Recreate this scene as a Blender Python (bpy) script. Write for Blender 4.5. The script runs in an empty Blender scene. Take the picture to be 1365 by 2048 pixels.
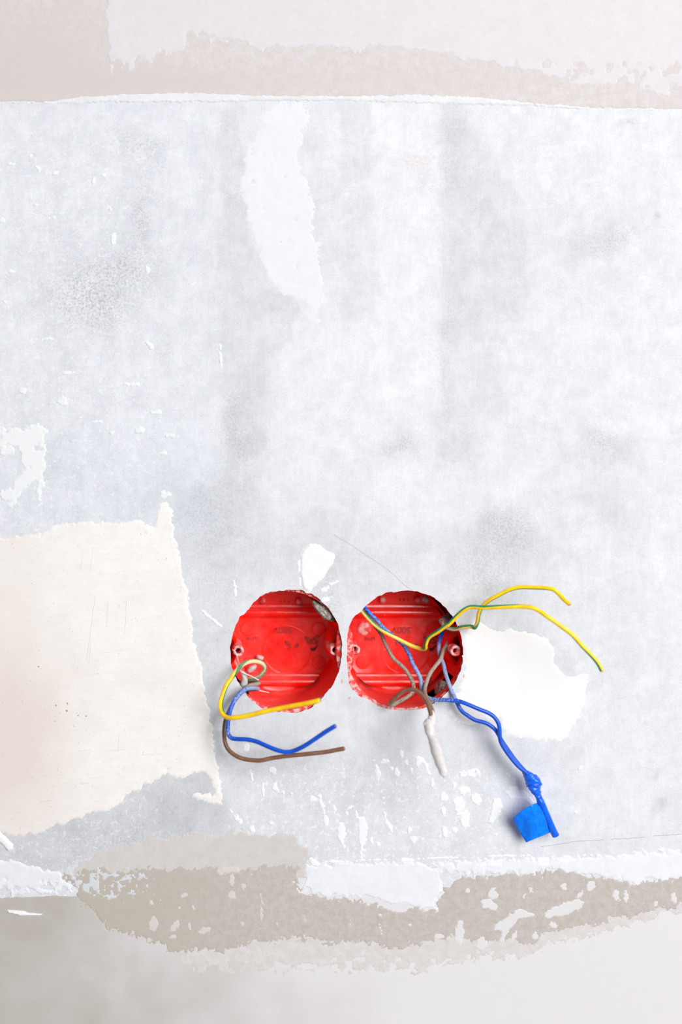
import bpy, math, random
import numpy as np
from mathutils import Vector
from mathutils.geometry import delaunay_2d_cdt

random.seed(7)
scene = bpy.context.scene
COL = scene.collection

# ------------------------------------------------------------------ camera, world, lights, exposure
W, H = 1365, 2048
S = 3370.0                       # photograph pixels per metre on the wall plane
LENS, SENSOR = 50.0, 36.0
FPX = LENS / SENSOR * H          # focal length in pixels
D = FPX / S                      # camera to wall
PX0, PY0 = 330.0, 850.0          # where the lens axis meets the wall
ZC = 1.20                        # height of the frame centre above the floor

def wx(px): return (px - W / 2) / S
def wz(py): return ZC - (py - H / 2) / S
CX, CZ = wx(PX0), wz(PY0)

def P(px, py, d=0.0):
    """a point d millimetres in front of the wall (negative: inside it)"""
    dist = D - d / 1000.0
    return Vector((CX + (px - PX0) / FPX * dist, -d / 1000.0, CZ - (py - PY0) / FPX * dist))

cam_data = bpy.data.cameras.new('camera')
cam_data.sensor_fit = 'VERTICAL'
cam_data.sensor_height = SENSOR
cam_data.sensor_width = SENSOR
cam_data.lens = LENS
cam_data.shift_x = (W / 2 - PX0) / H
cam_data.shift_y = -(H / 2 - PY0) / H
cam_data.clip_start = 0.01
cam_data.clip_end = 50
cam_data.dof.use_dof = True
cam_data.dof.focus_distance = D
cam_data.dof.aperture_fstop = 2.4
cam = bpy.data.objects.new('camera', cam_data)
cam.location = (CX, -D, CZ)
cam.rotation_euler = (math.pi / 2, 0, 0)
COL.objects.link(cam)
scene.camera = cam

world = bpy.data.worlds.new('room_light')
world.use_nodes = True
scene.world = world
bg = world.node_tree.nodes['Background']
bg.inputs['Color'].default_value = (0.97, 0.985, 1.0, 1)
bg.inputs['Strength'].default_value = 0.20

def area_light(name, loc, target, sx, sy, power, color=(1, 1, 1)):
    l = bpy.data.lights.new(name, 'AREA')
    l.shape = 'RECTANGLE'; l.size = sx; l.size_y = sy; l.energy = power; l.color = color
    o = bpy.data.objects.new(name, l)
    o.location = loc
    o.rotation_euler = (Vector(target) - Vector(loc)).to_track_quat('-Z', 'Y').to_euler()
    COL.objects.link(o)
    return o
area_light('window_daylight', (1.08, -2.35, 1.9), (0.0, 0, 1.15), 1.7, 1.7, 81.0, (1.0, 0.992, 0.985))

vs = scene.view_settings
vs.view_transform = 'Standard'
vs.look = 'None'
vs.exposure = 0.415
vs.gamma = 1.0
vs.use_curve_mapping = False

# ------------------------------------------------------------------ helpers: noise, polygons, meshes
def _hash(ix, iy, seed):
    h = (ix.astype(np.int64) * 374761393 + iy.astype(np.int64) * 668265263 + seed * 974711) & 0xffffffff
    h = ((h ^ (h >> 13)) * 1274126177) & 0xffffffff
    h = ((h ^ (h >> 16)) * 2246822519) & 0xffffffff
    return ((h ^ (h >> 15)) & 0xffffff) / float(0xffffff)

def vnoise(x, y, seed=0):
    x0, y0 = np.floor(x), np.floor(y)
    fx, fy = x - x0, y - y0
    fx, fy = fx * fx * (3 - 2 * fx), fy * fy * (3 - 2 * fy)
    a, b = _hash(x0, y0, seed), _hash(x0 + 1, y0, seed)
    c, d = _hash(x0, y0 + 1, seed), _hash(x0 + 1, y0 + 1, seed)
    return ((a * (1 - fx) + b * fx) * (1 - fy) + (c * (1 - fx) + d * fx) * fy) * 2 - 1

def fbm(x, y, size, seed=0, octaves=3):
    v, amp, tot = 0, 1.0, 0
    for k in range(octaves):
        v = v + amp * vnoise(x / size, y / size, seed + k * 17)
        tot += amp; amp *= 0.55; size *= 0.5
    return v / tot

def sstep(a, b, x):
    t = np.clip((x - a) / (b - a), 0, 1)
    return t * t * (3 - 2 * t)

def poly_sd(poly, X, Y):
    """signed distance to a polygon, positive inside"""
    d = np.full(X.shape, 1e18); inside = np.zeros(X.shape, bool)
    n = len(poly)
    for i in range(n):
        x1, y1 = poly[i]; x2, y2 = poly[(i + 1) % n]
        ex, ey = x2 - x1, y2 - y1
        t = np.clip(((X - x1) * ex + (Y - y1) * ey) / (ex * ex + ey * ey + 1e-9), 0, 1)
        d = np.minimum(d, (X - x1 - t * ex) ** 2 + (Y - y1 - t * ey) ** 2)
        if y1 != y2:
            c = ((y1 > Y) != (y2 > Y)) & (X < ex * (Y - y1) / ey + x1)
            inside ^= c
    d = np.sqrt(d)
    return np.where(inside, d, -d)

def crop(pts, ox, oy, k):
    return [(ox + x / k, oy + y / k) for x, y in pts]

WLOC = {}                        # world location of every parent

def link(o, parent=None, loc=None):
    COL.objects.link(o)
    if parent is not None:
        o.parent = parent
    WLOC[o] = Vector(loc) if loc is not None else (WLOC[parent] if parent is not None else Vector((0, 0, 0)))
    return o

def mesh_obj(name, verts, faces, mat, parent=None, smooth=True, attrs=None):
    """verts in world space; stored relative to the parent"""
    off = WLOC[parent] if parent is not None else Vector((0, 0, 0))
    me = bpy.data.meshes.new(name)
    v = np.asarray(verts, dtype=float) - np.array(off)
    me.from_pydata([tuple(p) for p in v.tolist()], [], [tuple(f) for f in faces])
    me.materials.append(mat)
    if smooth:
        me.polygons.foreach_set('use_smooth', np.ones(len(me.polygons), bool))
    if attrs:
        for k, a in attrs.items():
            at = me.attributes.new(k, 'FLOAT', 'POINT')
            at.data.foreach_set('value', np.asarray(a, dtype=np.float32))
    me.update()
    o = bpy.data.objects.new(name, me)
    return link(o, parent)

def tag(o, label=None, cat=None, group=None, kind=None):
    if label: o['label'] = label
    if cat: o['category'] = cat
    if group: o['group'] = group
    if kind: o['kind'] = kind
    return o

def empty(name, loc):
    o = bpy.data.objects.new(name, None)
    o.empty_display_size = 0.01
    o.location = loc
    return link(o, None, loc)

# ------------------------------------------------------------------ materials
ALB = 0.75                       # photographed tones to surface reflectance at this exposure
def lin(c):
    return tuple(ALB * ((v / 255) / 12.92 if v / 255 <= 0.04045 else ((v / 255 + 0.055) / 1.055) ** 2.4) for v in c) + (1.0,)

def lin1(c):
    return tuple(v / ALB for v in lin(c)[:3]) + (1.0,)

class NT:
    def __init__(self, name, rough=0.6, spec=0.3):
        self.m = bpy.data.materials.new(name); self.m.use_nodes = True
        self.t = self.m.node_tree; self.b = self.t.nodes['Principled BSDF']
        self.b.inputs['Roughness'].default_value = rough
        self.b.inputs['Specular IOR Level'].default_value = spec
        g = self.t.nodes.new('ShaderNodeNewGeometry')
        v = self.t.nodes.new('ShaderNodeVectorMath'); v.operation = 'SCALE'; v.inputs['Scale'].default_value = 1000.0
        self.t.links.new(g.outputs['Position'], v.inputs[0])
        self.mm = v.outputs[0]                     # position in millimetres
    def put(self, sock, val):
        if hasattr(val, 'is_linked') or isinstance(val, bpy.types.NodeSocket): self.t.links.new(val, sock)
        else: sock.default_value = val
    def scaled(self, s):
        n = self.t.nodes.new('ShaderNodeVectorMath'); n.operation = 'MULTIPLY'
        self.t.links.new(self.mm, n.inputs[0]); n.inputs[1].default_value = s
        return n.outputs[0]
    def noise(self, size, detail=3.0, rough=0.55, stretch=(1, 1, 1), dist=0.0):
        n = self.t.nodes.new('ShaderNodeTexNoise')
        self.t.links.new(self.scaled(tuple(1.0 / (size * k) for k in stretch)), n.inputs['Vector'])
        n.inputs['Scale'].default_value = 1.0; n.inputs['Detail'].default_value = detail
        n.inputs['Roughness'].default_value = rough; n.inputs['Distortion'].default_value = dist
        return n.outputs['Fac']
    def cells(self, size):
        n = self.t.nodes.new('ShaderNodeTexVoronoi')
        self.t.links.new(self.scaled((1.0 / size,) * 3), n.inputs['Vector']); n.inputs['Scale'].default_value = 1.0
        return n.outputs['Distance']
    def ramp(self, v, a, b, lo=0.0, hi=1.0):
        n = self.t.nodes.new('ShaderNodeMapRange'); n.interpolation_type = 'SMOOTHSTEP'
        self.put(n.inputs['Value'], v)
        n.inputs['From Min'].default_value = a; n.inputs['From Max'].default_value = b
        n.inputs['To Min'].default_value = lo; n.inputs['To Max'].default_value = hi
        return n.outputs['Result']
    def math(self, op, a, b=0.0, clamp=False):
        n = self.t.nodes.new('ShaderNodeMath'); n.operation = op; n.use_clamp = clamp
        self.put(n.inputs[0], a); self.put(n.inputs[1], b)
        return n.outputs[0]
    def mix(self, f, a, b, mode='MIX'):
        n = self.t.nodes.new('ShaderNodeMix'); n.data_type = 'RGBA'; n.blend_type = mode
        self.put(n.inputs[0], f); self.put(n.inputs[6], a); self.put(n.inputs[7], b)
        return n.outputs[2]
    def attr(self, name):
        n = self.t.nodes.new('ShaderNodeAttribute'); n.attribute_name = name
        return n.outputs['Fac']
    def color(self, c): self.put(self.b.inputs['Base Color'], c)
    def bump(self, h, strength, dist_mm):
        n = self.t.nodes.new('ShaderNodeBump'); n.inputs['Strength'].default_value = strength
        n.inputs['Distance'].default_value = dist_mm / 1000.0
        self.put(n.inputs['Height'], h)
        self.t.links.new(n.outputs['Normal'], self.b.inputs['Normal'])

def wall_material():
    n = NT('cement_wall', 0.75, 0.15)
    tone = n.attr('tone')
    cloud = n.noise(14, 5, 0.6)
    streak = n.noise(2.0, 4, 0.6, (1, 1, 9))
    fine = n.noise(0.9, 3, 0.65)
    mid = n.noise(4.5, 4, 0.65)
    t = n.math('ADD', tone, n.ramp(cloud, 0.25, 0.75, -0.10, 0.10))
    t = n.math('ADD', t, n.ramp(streak, 0.3, 0.7, -0.03, 0.03))
    t = n.math('ADD', t, n.ramp(mid, 0.28, 0.72, -0.06, 0.06))
    t = n.math('ADD', t, n.ramp(fine, 0.3, 0.7, -0.09, 0.09))
    t = n.math('ADD', t, n.ramp(n.noise(0.45, 2, 0.7), 0.3, 0.7, -0.09, 0.09))
    rg = n.noise(24, 10, 0.72, (1, 1, 1.5), 0.6)
    t = n.math('ADD', t, n.ramp(rg, 0.47, 0.54, -0.035, 0.035))
    rg2 = n.noise(9, 9, 0.74, (1.6, 1, 1), 0.4)
    t = n.math('ADD', t, n.ramp(rg2, 0.55, 0.62, 0, 0.07), True)
    c = n.mix(t, lin((184, 187, 191)), lin((245, 245, 248)))
    c = n.mix(n.attr('tint'), c, n.mix(1.0, c, (0.968, 0.985, 1.025, 1), 'MULTIPLY'))
    # ragged dirt and pores
    dirt = n.math('MULTIPLY', n.attr('speck'), n.ramp(n.noise(1.5, 5, 0.75), 0.46, 0.60))
    c = n.mix(n.math('MULTIPLY', dirt, 0.5), c, lin((150, 152, 156)))
    pores = n.math('MULTIPLY', n.ramp(n.cells(1.6), 0.10, 0.17, 1, 0), n.ramp(n.noise(5, 3), 0.42, 0.62))
    pores = n.math('MULTIPLY', pores, n.ramp(n.attr('pore'), 0, 1))
    c = n.mix(n.math('MULTIPLY', pores, 0.5), c, lin((128, 130, 134)))
    # small lime flecks
    fl = n.math('MULTIPLY', n.ramp(n.noise(3.2, 4, 0.7), 0.565, 0.60), n.attr('fleck'))
    c = n.mix(n.math('MULTIPLY', fl, 0.8), c, lin((248, 248, 249)))
    n.color(c)
    h = n.math('ADD', n.math('MULTIPLY', mid, 1.0), n.math('MULTIPLY', fine, 0.5))
    n.bump(h, 0.35, 0.25)
    return n.m

def plaster_material(name, light, dark, contrast=1.0, grain=0.25, warm=None, pores=0.0, streak=0.0, size=9.0):
    n = NT(name, 0.75, 0.15)
    cloud = n.noise(size, 5, 0.62); fine = n.noise(0.8, 3, 0.65); mid = n.noise(size * 0.3, 4, 0.65)
    t = n.math('ADD', n.ramp(cloud, 0.3, 0.7, 0, 0.6), n.ramp(mid, 0.35, 0.7, 0, 0.25))
    t = n.math('ADD', t, n.ramp(fine, 0.35, 0.68, -0.05, 0.2))
    if streak:
        t = n.math('ADD', t, n.ramp(n.noise(1.4, 4, 0.6, (9, 1, 1)), 0.35, 0.7, -streak, streak))
    t = n.math('MULTIPLY', t, contrast, True)
    c = n.mix(t, lin(light), lin(dark))
    if warm:
        c = n.mix(n.attr('warm'), c, lin(warm))
    if pores:
        p = n.math('MULTIPLY', n.ramp(n.cells(2.2), 0.08, 0.15, 1, 0), n.ramp(n.noise(7, 3), 0.45, 0.62))
        c = n.mix(n.math('MULTIPLY', p, pores), c, lin((150, 140, 130)))
    n.color(c)
    n.bump(n.math('ADD', n.math('MULTIPLY', mid, 0.8), n.math('MULTIPLY', fine, 0.6)), grain, 0.25)
    return n.m

M = {}
M['wall'] = wall_material()
M['upper'] = plaster_material('upper_plaster', (226, 220, 221), (213, 206, 205), 1.2, 0.45, warm=(216, 207, 205), size=5)
M['upper_paint'] = plaster_material('upper_paint', (228, 225, 229), (220, 216, 220), 0.9, 0.3)
M['lip'] = plaster_material('plaster_lip', (240, 240, 244), (226, 226, 230), 1.0, 0.35)
M['cream'] = plaster_material('cream_plaster', (251, 248, 246), (244, 239, 236), 1.0, 0.4, warm=(235, 224, 217), pores=0.6, streak=0.2, size=12)
M['white'] = plaster_material('white_plaster', (252, 250, 250), (247, 245, 245), 0.8, 0.2, size=14)
M['lime'] = plaster_material('fresh_putty', (249, 249, 251), (243, 244, 247), 0.7, 0.2)
M['white2'] = plaster_material('chalky_flake', (244, 245, 247), (238, 239, 242), 0.8, 0.2)
M['smear'] = plaster_material('pale_putty', (243, 245, 250), (233, 235, 241), 1.0, 0.25)
M['thin_smear'] = plaster_material('thin_plaster', (240, 241, 245), (233, 234, 238), 1.0, 0.25)
M['taupe'] = plaster_material('taupe_plaster', (208, 201, 197), (192, 183, 175), 1.15, 0.5, warm=(194, 186, 174), size=4)
M['taupe_pale'] = plaster_material('pale_taupe_plaster', (229, 225, 224), (215, 209, 207), 1.1, 0.3, size=5)
M['taupe_mid'] = plaster_material('grey_taupe_plaster', (219, 215, 213), (209, 204, 201), 1.0, 0.25)
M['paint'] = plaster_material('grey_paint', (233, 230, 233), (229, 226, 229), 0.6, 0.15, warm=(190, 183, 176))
M['paint_fleck2'] = plaster_material('greige_fleck', (222, 217, 214), (214, 209, 205), 0.8, 0.2)
M['paint_fleck'] = plaster_material('paint_fleck', (232, 230, 232), (226, 223, 224), 0.8, 0.2)
M['mottle'] = plaster_material('bluish_putty', (222, 226, 231), (212, 216, 221), 1.0, 0.25)

def simple(name, c, rough=0.5, spec=0.4):
    n = NT(name, rough, spec)
    f = n.noise(1.5, 4, 0.6)
    n.color(n.mix(n.ramp(f, 0.3, 0.7, 0, 0.25), lin(c), lin(tuple(int(v * 0.75) for v in c))))
    return n.m
M['crack'] = simple('crack_line', (196, 196, 198), 0.9, 0.1)
M['scratch'] = simple('scratch_line', (214, 208, 203), 0.9, 0.1)
M['pit'] = simple('plaster_pit', (176, 168, 160), 0.9, 0.1)
M['stain'] = simple('grey_stain', (216, 220, 224), 0.9, 0.1)
M['scuff'] = simple('red_scuff', (236, 186, 186), 0.8, 0.1)
M['pink'] = simple('pink_trace', (240, 234, 236), 0.8, 0.1)

def red_material():
    n = NT('red_plastic', 0.28, 0.55)
    base = n.mix(n.ramp(n.noise(9, 3), 0.35, 0.7), (0.93, 0.012, 0.003, 1), (0.84, 0.005, 0.002, 1))
    hz = n.math('MULTIPLY', n.ramp(n.noise(26, 2, 0.5), 0.45, 0.75), 0.09)
    c = n.mix(hz, base, lin((255, 190, 190)))
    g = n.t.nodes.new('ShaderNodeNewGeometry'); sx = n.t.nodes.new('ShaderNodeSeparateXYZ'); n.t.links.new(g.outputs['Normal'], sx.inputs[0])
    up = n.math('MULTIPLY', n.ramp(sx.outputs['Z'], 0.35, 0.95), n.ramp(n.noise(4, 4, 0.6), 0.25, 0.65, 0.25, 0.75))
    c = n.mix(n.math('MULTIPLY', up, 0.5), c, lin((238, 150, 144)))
    sp = n.math('MULTIPLY', n.ramp(n.noise(1.6, 4, 0.7), 0.66, 0.72), 0.5)
    c = n.mix(sp, c, lin((246, 222, 220)))
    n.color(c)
    n.put(n.b.inputs['Roughness'], n.ramp(n.noise(6, 4, 0.6), 0.3, 0.7, 0.12, 0.26))
    n.bump(n.noise(6, 2, 0.5), 0.04, 0.2)
    return n.m
def rim_material():
    n = NT('dusty_red_rim', 0.5, 0.4)
    f = n.ramp(n.noise(3.6, 5, 0.68), 0.47, 0.60)
    c = n.mix(f, (0.64, 0.015, 0.009, 1), lin((236, 190, 188)))
    n.color(c); n.bump(n.noise(1.2, 4, 0.6), 0.3, 0.3)
    return n.m
M['red'] = red_material(); M['rim'] = rim_material()
M['mark'] = simple('moulded_mark', (172, 5, 2), 0.4, 0.4)  # darker than the box red: shade along the relief edges put into the colour
M['post'] = None
def post_material():
    n = NT('dusty_screw_post', 0.4, 0.5)
    f = n.math('MULTIPLY', n.ramp(n.noise(3.0, 3, 0.5), 0.40, 0.62), 0.7)
    n.color(n.mix(f, (0.66, 0.03, 0.018, 1), lin((250, 226, 226))))
    return n.m
M['post'] = post_material()

def wire_material(name, c, c2, dustc=(206, 201, 196), rough=0.35):
    n = NT(name, rough, 0.45)
    base = n.mix(n.ramp(n.noise(7, 3), 0.3, 0.7), lin1(c), lin1(c2))
    dn = n.noise(0.9, 4, 0.7)
    f = n.ramp(n.math('ADD', n.math('SUBTRACT', dn, 1.0), n.attr('dust')), -0.16, 0.05)
    n.color(n.mix(n.math('MULTIPLY', f, 0.88), base, lin(dustc)))
    n.put(n.b.inputs['Roughness'], n.math('ADD', n.math('MULTIPLY', f, 0.4), rough))
    n.bump(dn, 0.15, 0.15)
    return n.m
M['yellow'] = wire_material('yellow_insulation', (255, 214, 0), (240, 186, 10), (236, 226, 206))
M['green'] = wire_material('green_stripe', (22, 120, 66), (30, 140, 86), (176, 184, 160))
M['blue'] = wire_material('blue_insulation', (8, 84, 206), (6, 66, 178), (176, 194, 222))
M['brown'] = wire_material('brown_insulation', (132, 94, 72), (108, 74, 54), (188, 176, 164))
M['copper'] = simple('copper_core', (226, 150, 112), 0.35, 0.5)
M['copper'].node_tree.nodes['Principled BSDF'].inputs['Metallic'].default_value = 0.6
M['sheath'] = simple('dusty_white_sheath', (226, 222, 220), 0.7, 0.2)
M['thread'] = simple('white_fibre', (252, 246, 244), 0.6, 0.2)

def cement_material():
    n = NT('rough_cement', 0.9, 0.1)
    n.color(n.mix(n.ramp(n.noise(2.2, 5, 0.7), 0.35, 0.65), lin((122, 116, 98)), lin((214, 208, 200))))
    n.bump(n.noise(1.4, 4, 0.7), 0.6, 0.5)
    return n.m
M['cement'] = cement_material()

def tape_material(name, c, c2, rough, transl):
    n = NT(name, rough, 0.5)
    tc = lin1 if c[2] > c[0] + 60 else lin
    col = n.mix(n.ramp(n.noise(3.0, 4, 0.6), 0.35, 0.65), tc(c), tc(c2))
    n.color(col)
    n.bump(n.noise(2.0, 3, 0.6), 0.25, 0.35)
    if transl:
        tr = n.t.nodes.new('ShaderNodeBsdfTranslucent'); n.put(tr.inputs['Color'], col)
        mx = n.t.nodes.new('ShaderNodeMixShader'); mx.inputs[0].default_value = transl
        n.t.links.new(n.b.outputs[0], mx.inputs[1]); n.t.links.new(tr.outputs[0], mx.inputs[2])
        n.t.links.new(mx.outputs[0], n.t.nodes['Material Output'].inputs['Surface'])
    return n.m
M['blue_tape'] = tape_material('blue_tape', (6, 84, 222), (10, 104, 240), 0.22, 0.0)
M['blue_flag'] = tape_material('blue_tape_tail', (0, 126, 255), (8, 146, 255), 0.2, 0.25)
M['white_tape'] = tape_material('white_tape', (240, 235, 236), (228, 222, 222), 0.4, 0.0)

# ------------------------------------------------------------------ the wall
HOLE_L = crop([(860,150),(930,185),(1000,205),(1100,280),(1180,380),(1240,490),(1275,620),(1285,750),(1280,880),(1250,990),
    (1200,1100),(1130,1190),(1060,1270),(960,1350),(830,1395),(700,1390),(600,1380),(490,1355),(400,1290),(320,1210),(260,1120),
    (210,1030),(175,940),(160,850),(158,720),(170,630),(200,540),(250,430),(320,370),(400,270),(480,210),(570,170),(700,155)], 430, 1150, 5.056)
HOLE_R = crop([(560,160),(650,150),(760,160),(880,200),(960,250),(1040,330),(1110,420),(1160,520),(1190,620),(1200,760),(1190,880),
    (1160,980),(1110,1070),(1040,1150),(960,1220),(860,1280),(740,1310),(600,1315),(480,1305),(380,1280),(290,1220),(200,1180),
    (130,1120),(95,1060),(80,980),(75,880),(70,760),(75,640),(85,520),(120,430),(170,375),(215,345),(280,280),(370,215),(460,175)], 680, 1150, 4.875)

def catmull(pts, per, closed=False):
    pts = [np.array(p, float) for p in pts]; n = len(pts); out = []
    rng = range(n if closed else n - 1)
    for i in rng:
        if closed: p0, p1, p2, p3 = pts[i - 1], pts[i], pts[(i + 1) % n], pts[(i + 2) % n]
        else: p0, p1, p2, p3 = pts[max(i - 1, 0)], pts[i], pts[i + 1], pts[min(i + 2, n - 1)]
        for k in range(per):
            t = k / per
            out.append(0.5 * (2 * p1 + (p2 - p0) * t + (2 * p0 - 5 * p1 + 4 * p2 - p3) * t * t + (3 * p1 - p0 - 3 * p2 + p3) * t ** 3))
    if not closed: out.append(pts[-1])
    return out

def ragged_loop(poly, amp, seed):
    q = np.array(catmull(poly, 7, True))
    c = q.mean(0); r = q - c; L = np.linalg.norm(r, axis=1, keepdims=True)
    j = fbm(q[:, 0], q[:, 1], 9, seed, 3)[:, None] * amp
    return (q + r / L * j)

def build_wall():
    st = 4
    xs = np.concatenate([np.linspace(-4300, -40, 30)[:-1], np.arange(-40, 1405, st), np.linspace(1404, 5600, 30)[1:]])
    ys = np.concatenate([np.linspace(-3690, -40, 26)[:-1], np.arange(-40, 2089, st), np.linspace(2088, 5068, 26)[1:]])
    nx, ny = len(xs), len(ys)
    X, Y = np.meshgrid(xs, ys)
    x0, x1, y0, y1 = 440, 948, 1160, 1440
    inner = (X > x0) & (X < x1) & (Y > y0) & (Y < y1)
    idx = -np.ones(X.shape, int); idx[~inner] = np.arange((~inner).sum())
    px = list(X[~inner]); py = list(Y[~inner])
    a, b, c, d = idx[:-1, :-1], idx[:-1, 1:], idx[1:, 1:], idx[1:, :-1]
    cx, cy = (X[:-1, :-1] + X[1:, 1:]) / 2, (Y[:-1, :-1] + Y[1:, 1:]) / 2
    keep = ~((cx > x0) & (cx < x1) & (cy > y0) & (cy < y1))
    faces = np.stack([d[keep], c[keep], b[keep], a[keep]], 1).tolist()
    # the part around the two openings
    loops = [ragged_loop(HOLE_L, 2.2, 3), ragged_loop(HOLE_R, 2.2, 9)]
    pts, edges = [], []
    gx = np.arange(x0, x1 + 1, st); gy = np.arange(y0, y1 + 1, st)
    sdmin = None
    for lp in loops:
        k = len(pts); m = len(lp)
        pts += [tuple(p) for p in lp]
        edges += [(k + i, k + (i + 1) % m) for i in range(m)]
    GX, GY = np.meshgrid(gx, gy); GX = GX.ravel(); GY = GY.ravel()
    sd = np.maximum(poly_sd(loops[0].tolist(), GX, GY), poly_sd(loops[1].tolist(), GX, GY))
    border = (GX == x0) | (GX == x1) | (GY == y0) | (GY == y1)
    sel = (sd < -1.5) | border
    for x, y in zip(GX[sel], GY[sel]): pts.append((float(x), float(y)))
    vv, _, ff, *_ = delaunay_2d_cdt([Vector(p) for p in pts], edges, [], 0, 1e-6)
    vv = np.array([(v.x, v.y) for v in vv])
    base = len(px)
    cen = np.array([vv[list(f)].mean(0) for f in ff])
    s = np.maximum(poly_sd(loops[0].tolist(), cen[:, 0], cen[:, 1]), poly_sd(loops[1].tolist(), cen[:, 0], cen[:, 1]))
    px += list(vv[:, 0]); py += list(vv[:, 1])
    for f, q in zip(ff, s):
        if q > 0: continue
        f = list(f); p = vv[f]
        ar = sum(p[i][0] * p[(i + 1) % len(f)][1] - p[(i + 1) % len(f)][0] * p[i][1] for i in range(len(f)))
        if ar > 0: f = f[::-1]
        faces.append([base + i for i in f])
    PXA, PYA = np.array(px, float), np.array(py, float)
    V = np.stack([(PXA - W / 2) / S, np.zeros(len(PXA)), ZC - (PYA - H / 2) / S], 1)
    V = V.tolist()
    # plaster thickness inside the openings (rough cut edge, 2.2 mm deep)
    for lp in loops:
        m = len(lp); k = len(V); cc = lp.mean(0)
        for dep, grow in ((0.0, 0), (0.9, 0.6), (2.2, 2.4)):
            for p in lp:
                q = p + (p - cc) / np.linalg.norm(p - cc) * grow
                V.append(((q[0] - W / 2) / S, dep / 1000, ZC - (q[1] - H / 2) / S)); px.append(q[0]); py.append(q[1])
        for r in range(2):
            for i in range(m):
                j = (i + 1) % m
                faces.append((k + r * m + i, k + r * m + j, k + (r + 1) * m + j, k + (r + 1) * m + i))
    # masonry depth: sides and back of the wall
    k = len(V)
    ex = [(xs[0] - W / 2) / S, (xs[-1] - W / 2) / S]; ez = [ZC - (ys[0] - H / 2) / S, ZC - (ys[-1] - H / 2) / S]
    for yy in (0.0, 0.12):
        for x, z in ((ex[0], ez[0]), (ex[1], ez[0]), (ex[1], ez[1]), (ex[0], ez[1])):
            V.append((x, yy, z)); px.append(0); py.append(0)
    for i in range(4):
        j = (i + 1) % 4
        faces.append((k + i, k + j, k + 4 + j, k + 4 + i))
    faces.append((k + 4, k + 5, k + 6, k + 7))
    return np.array(V), faces, np.array(px, float), np.array(py, float)

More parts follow.
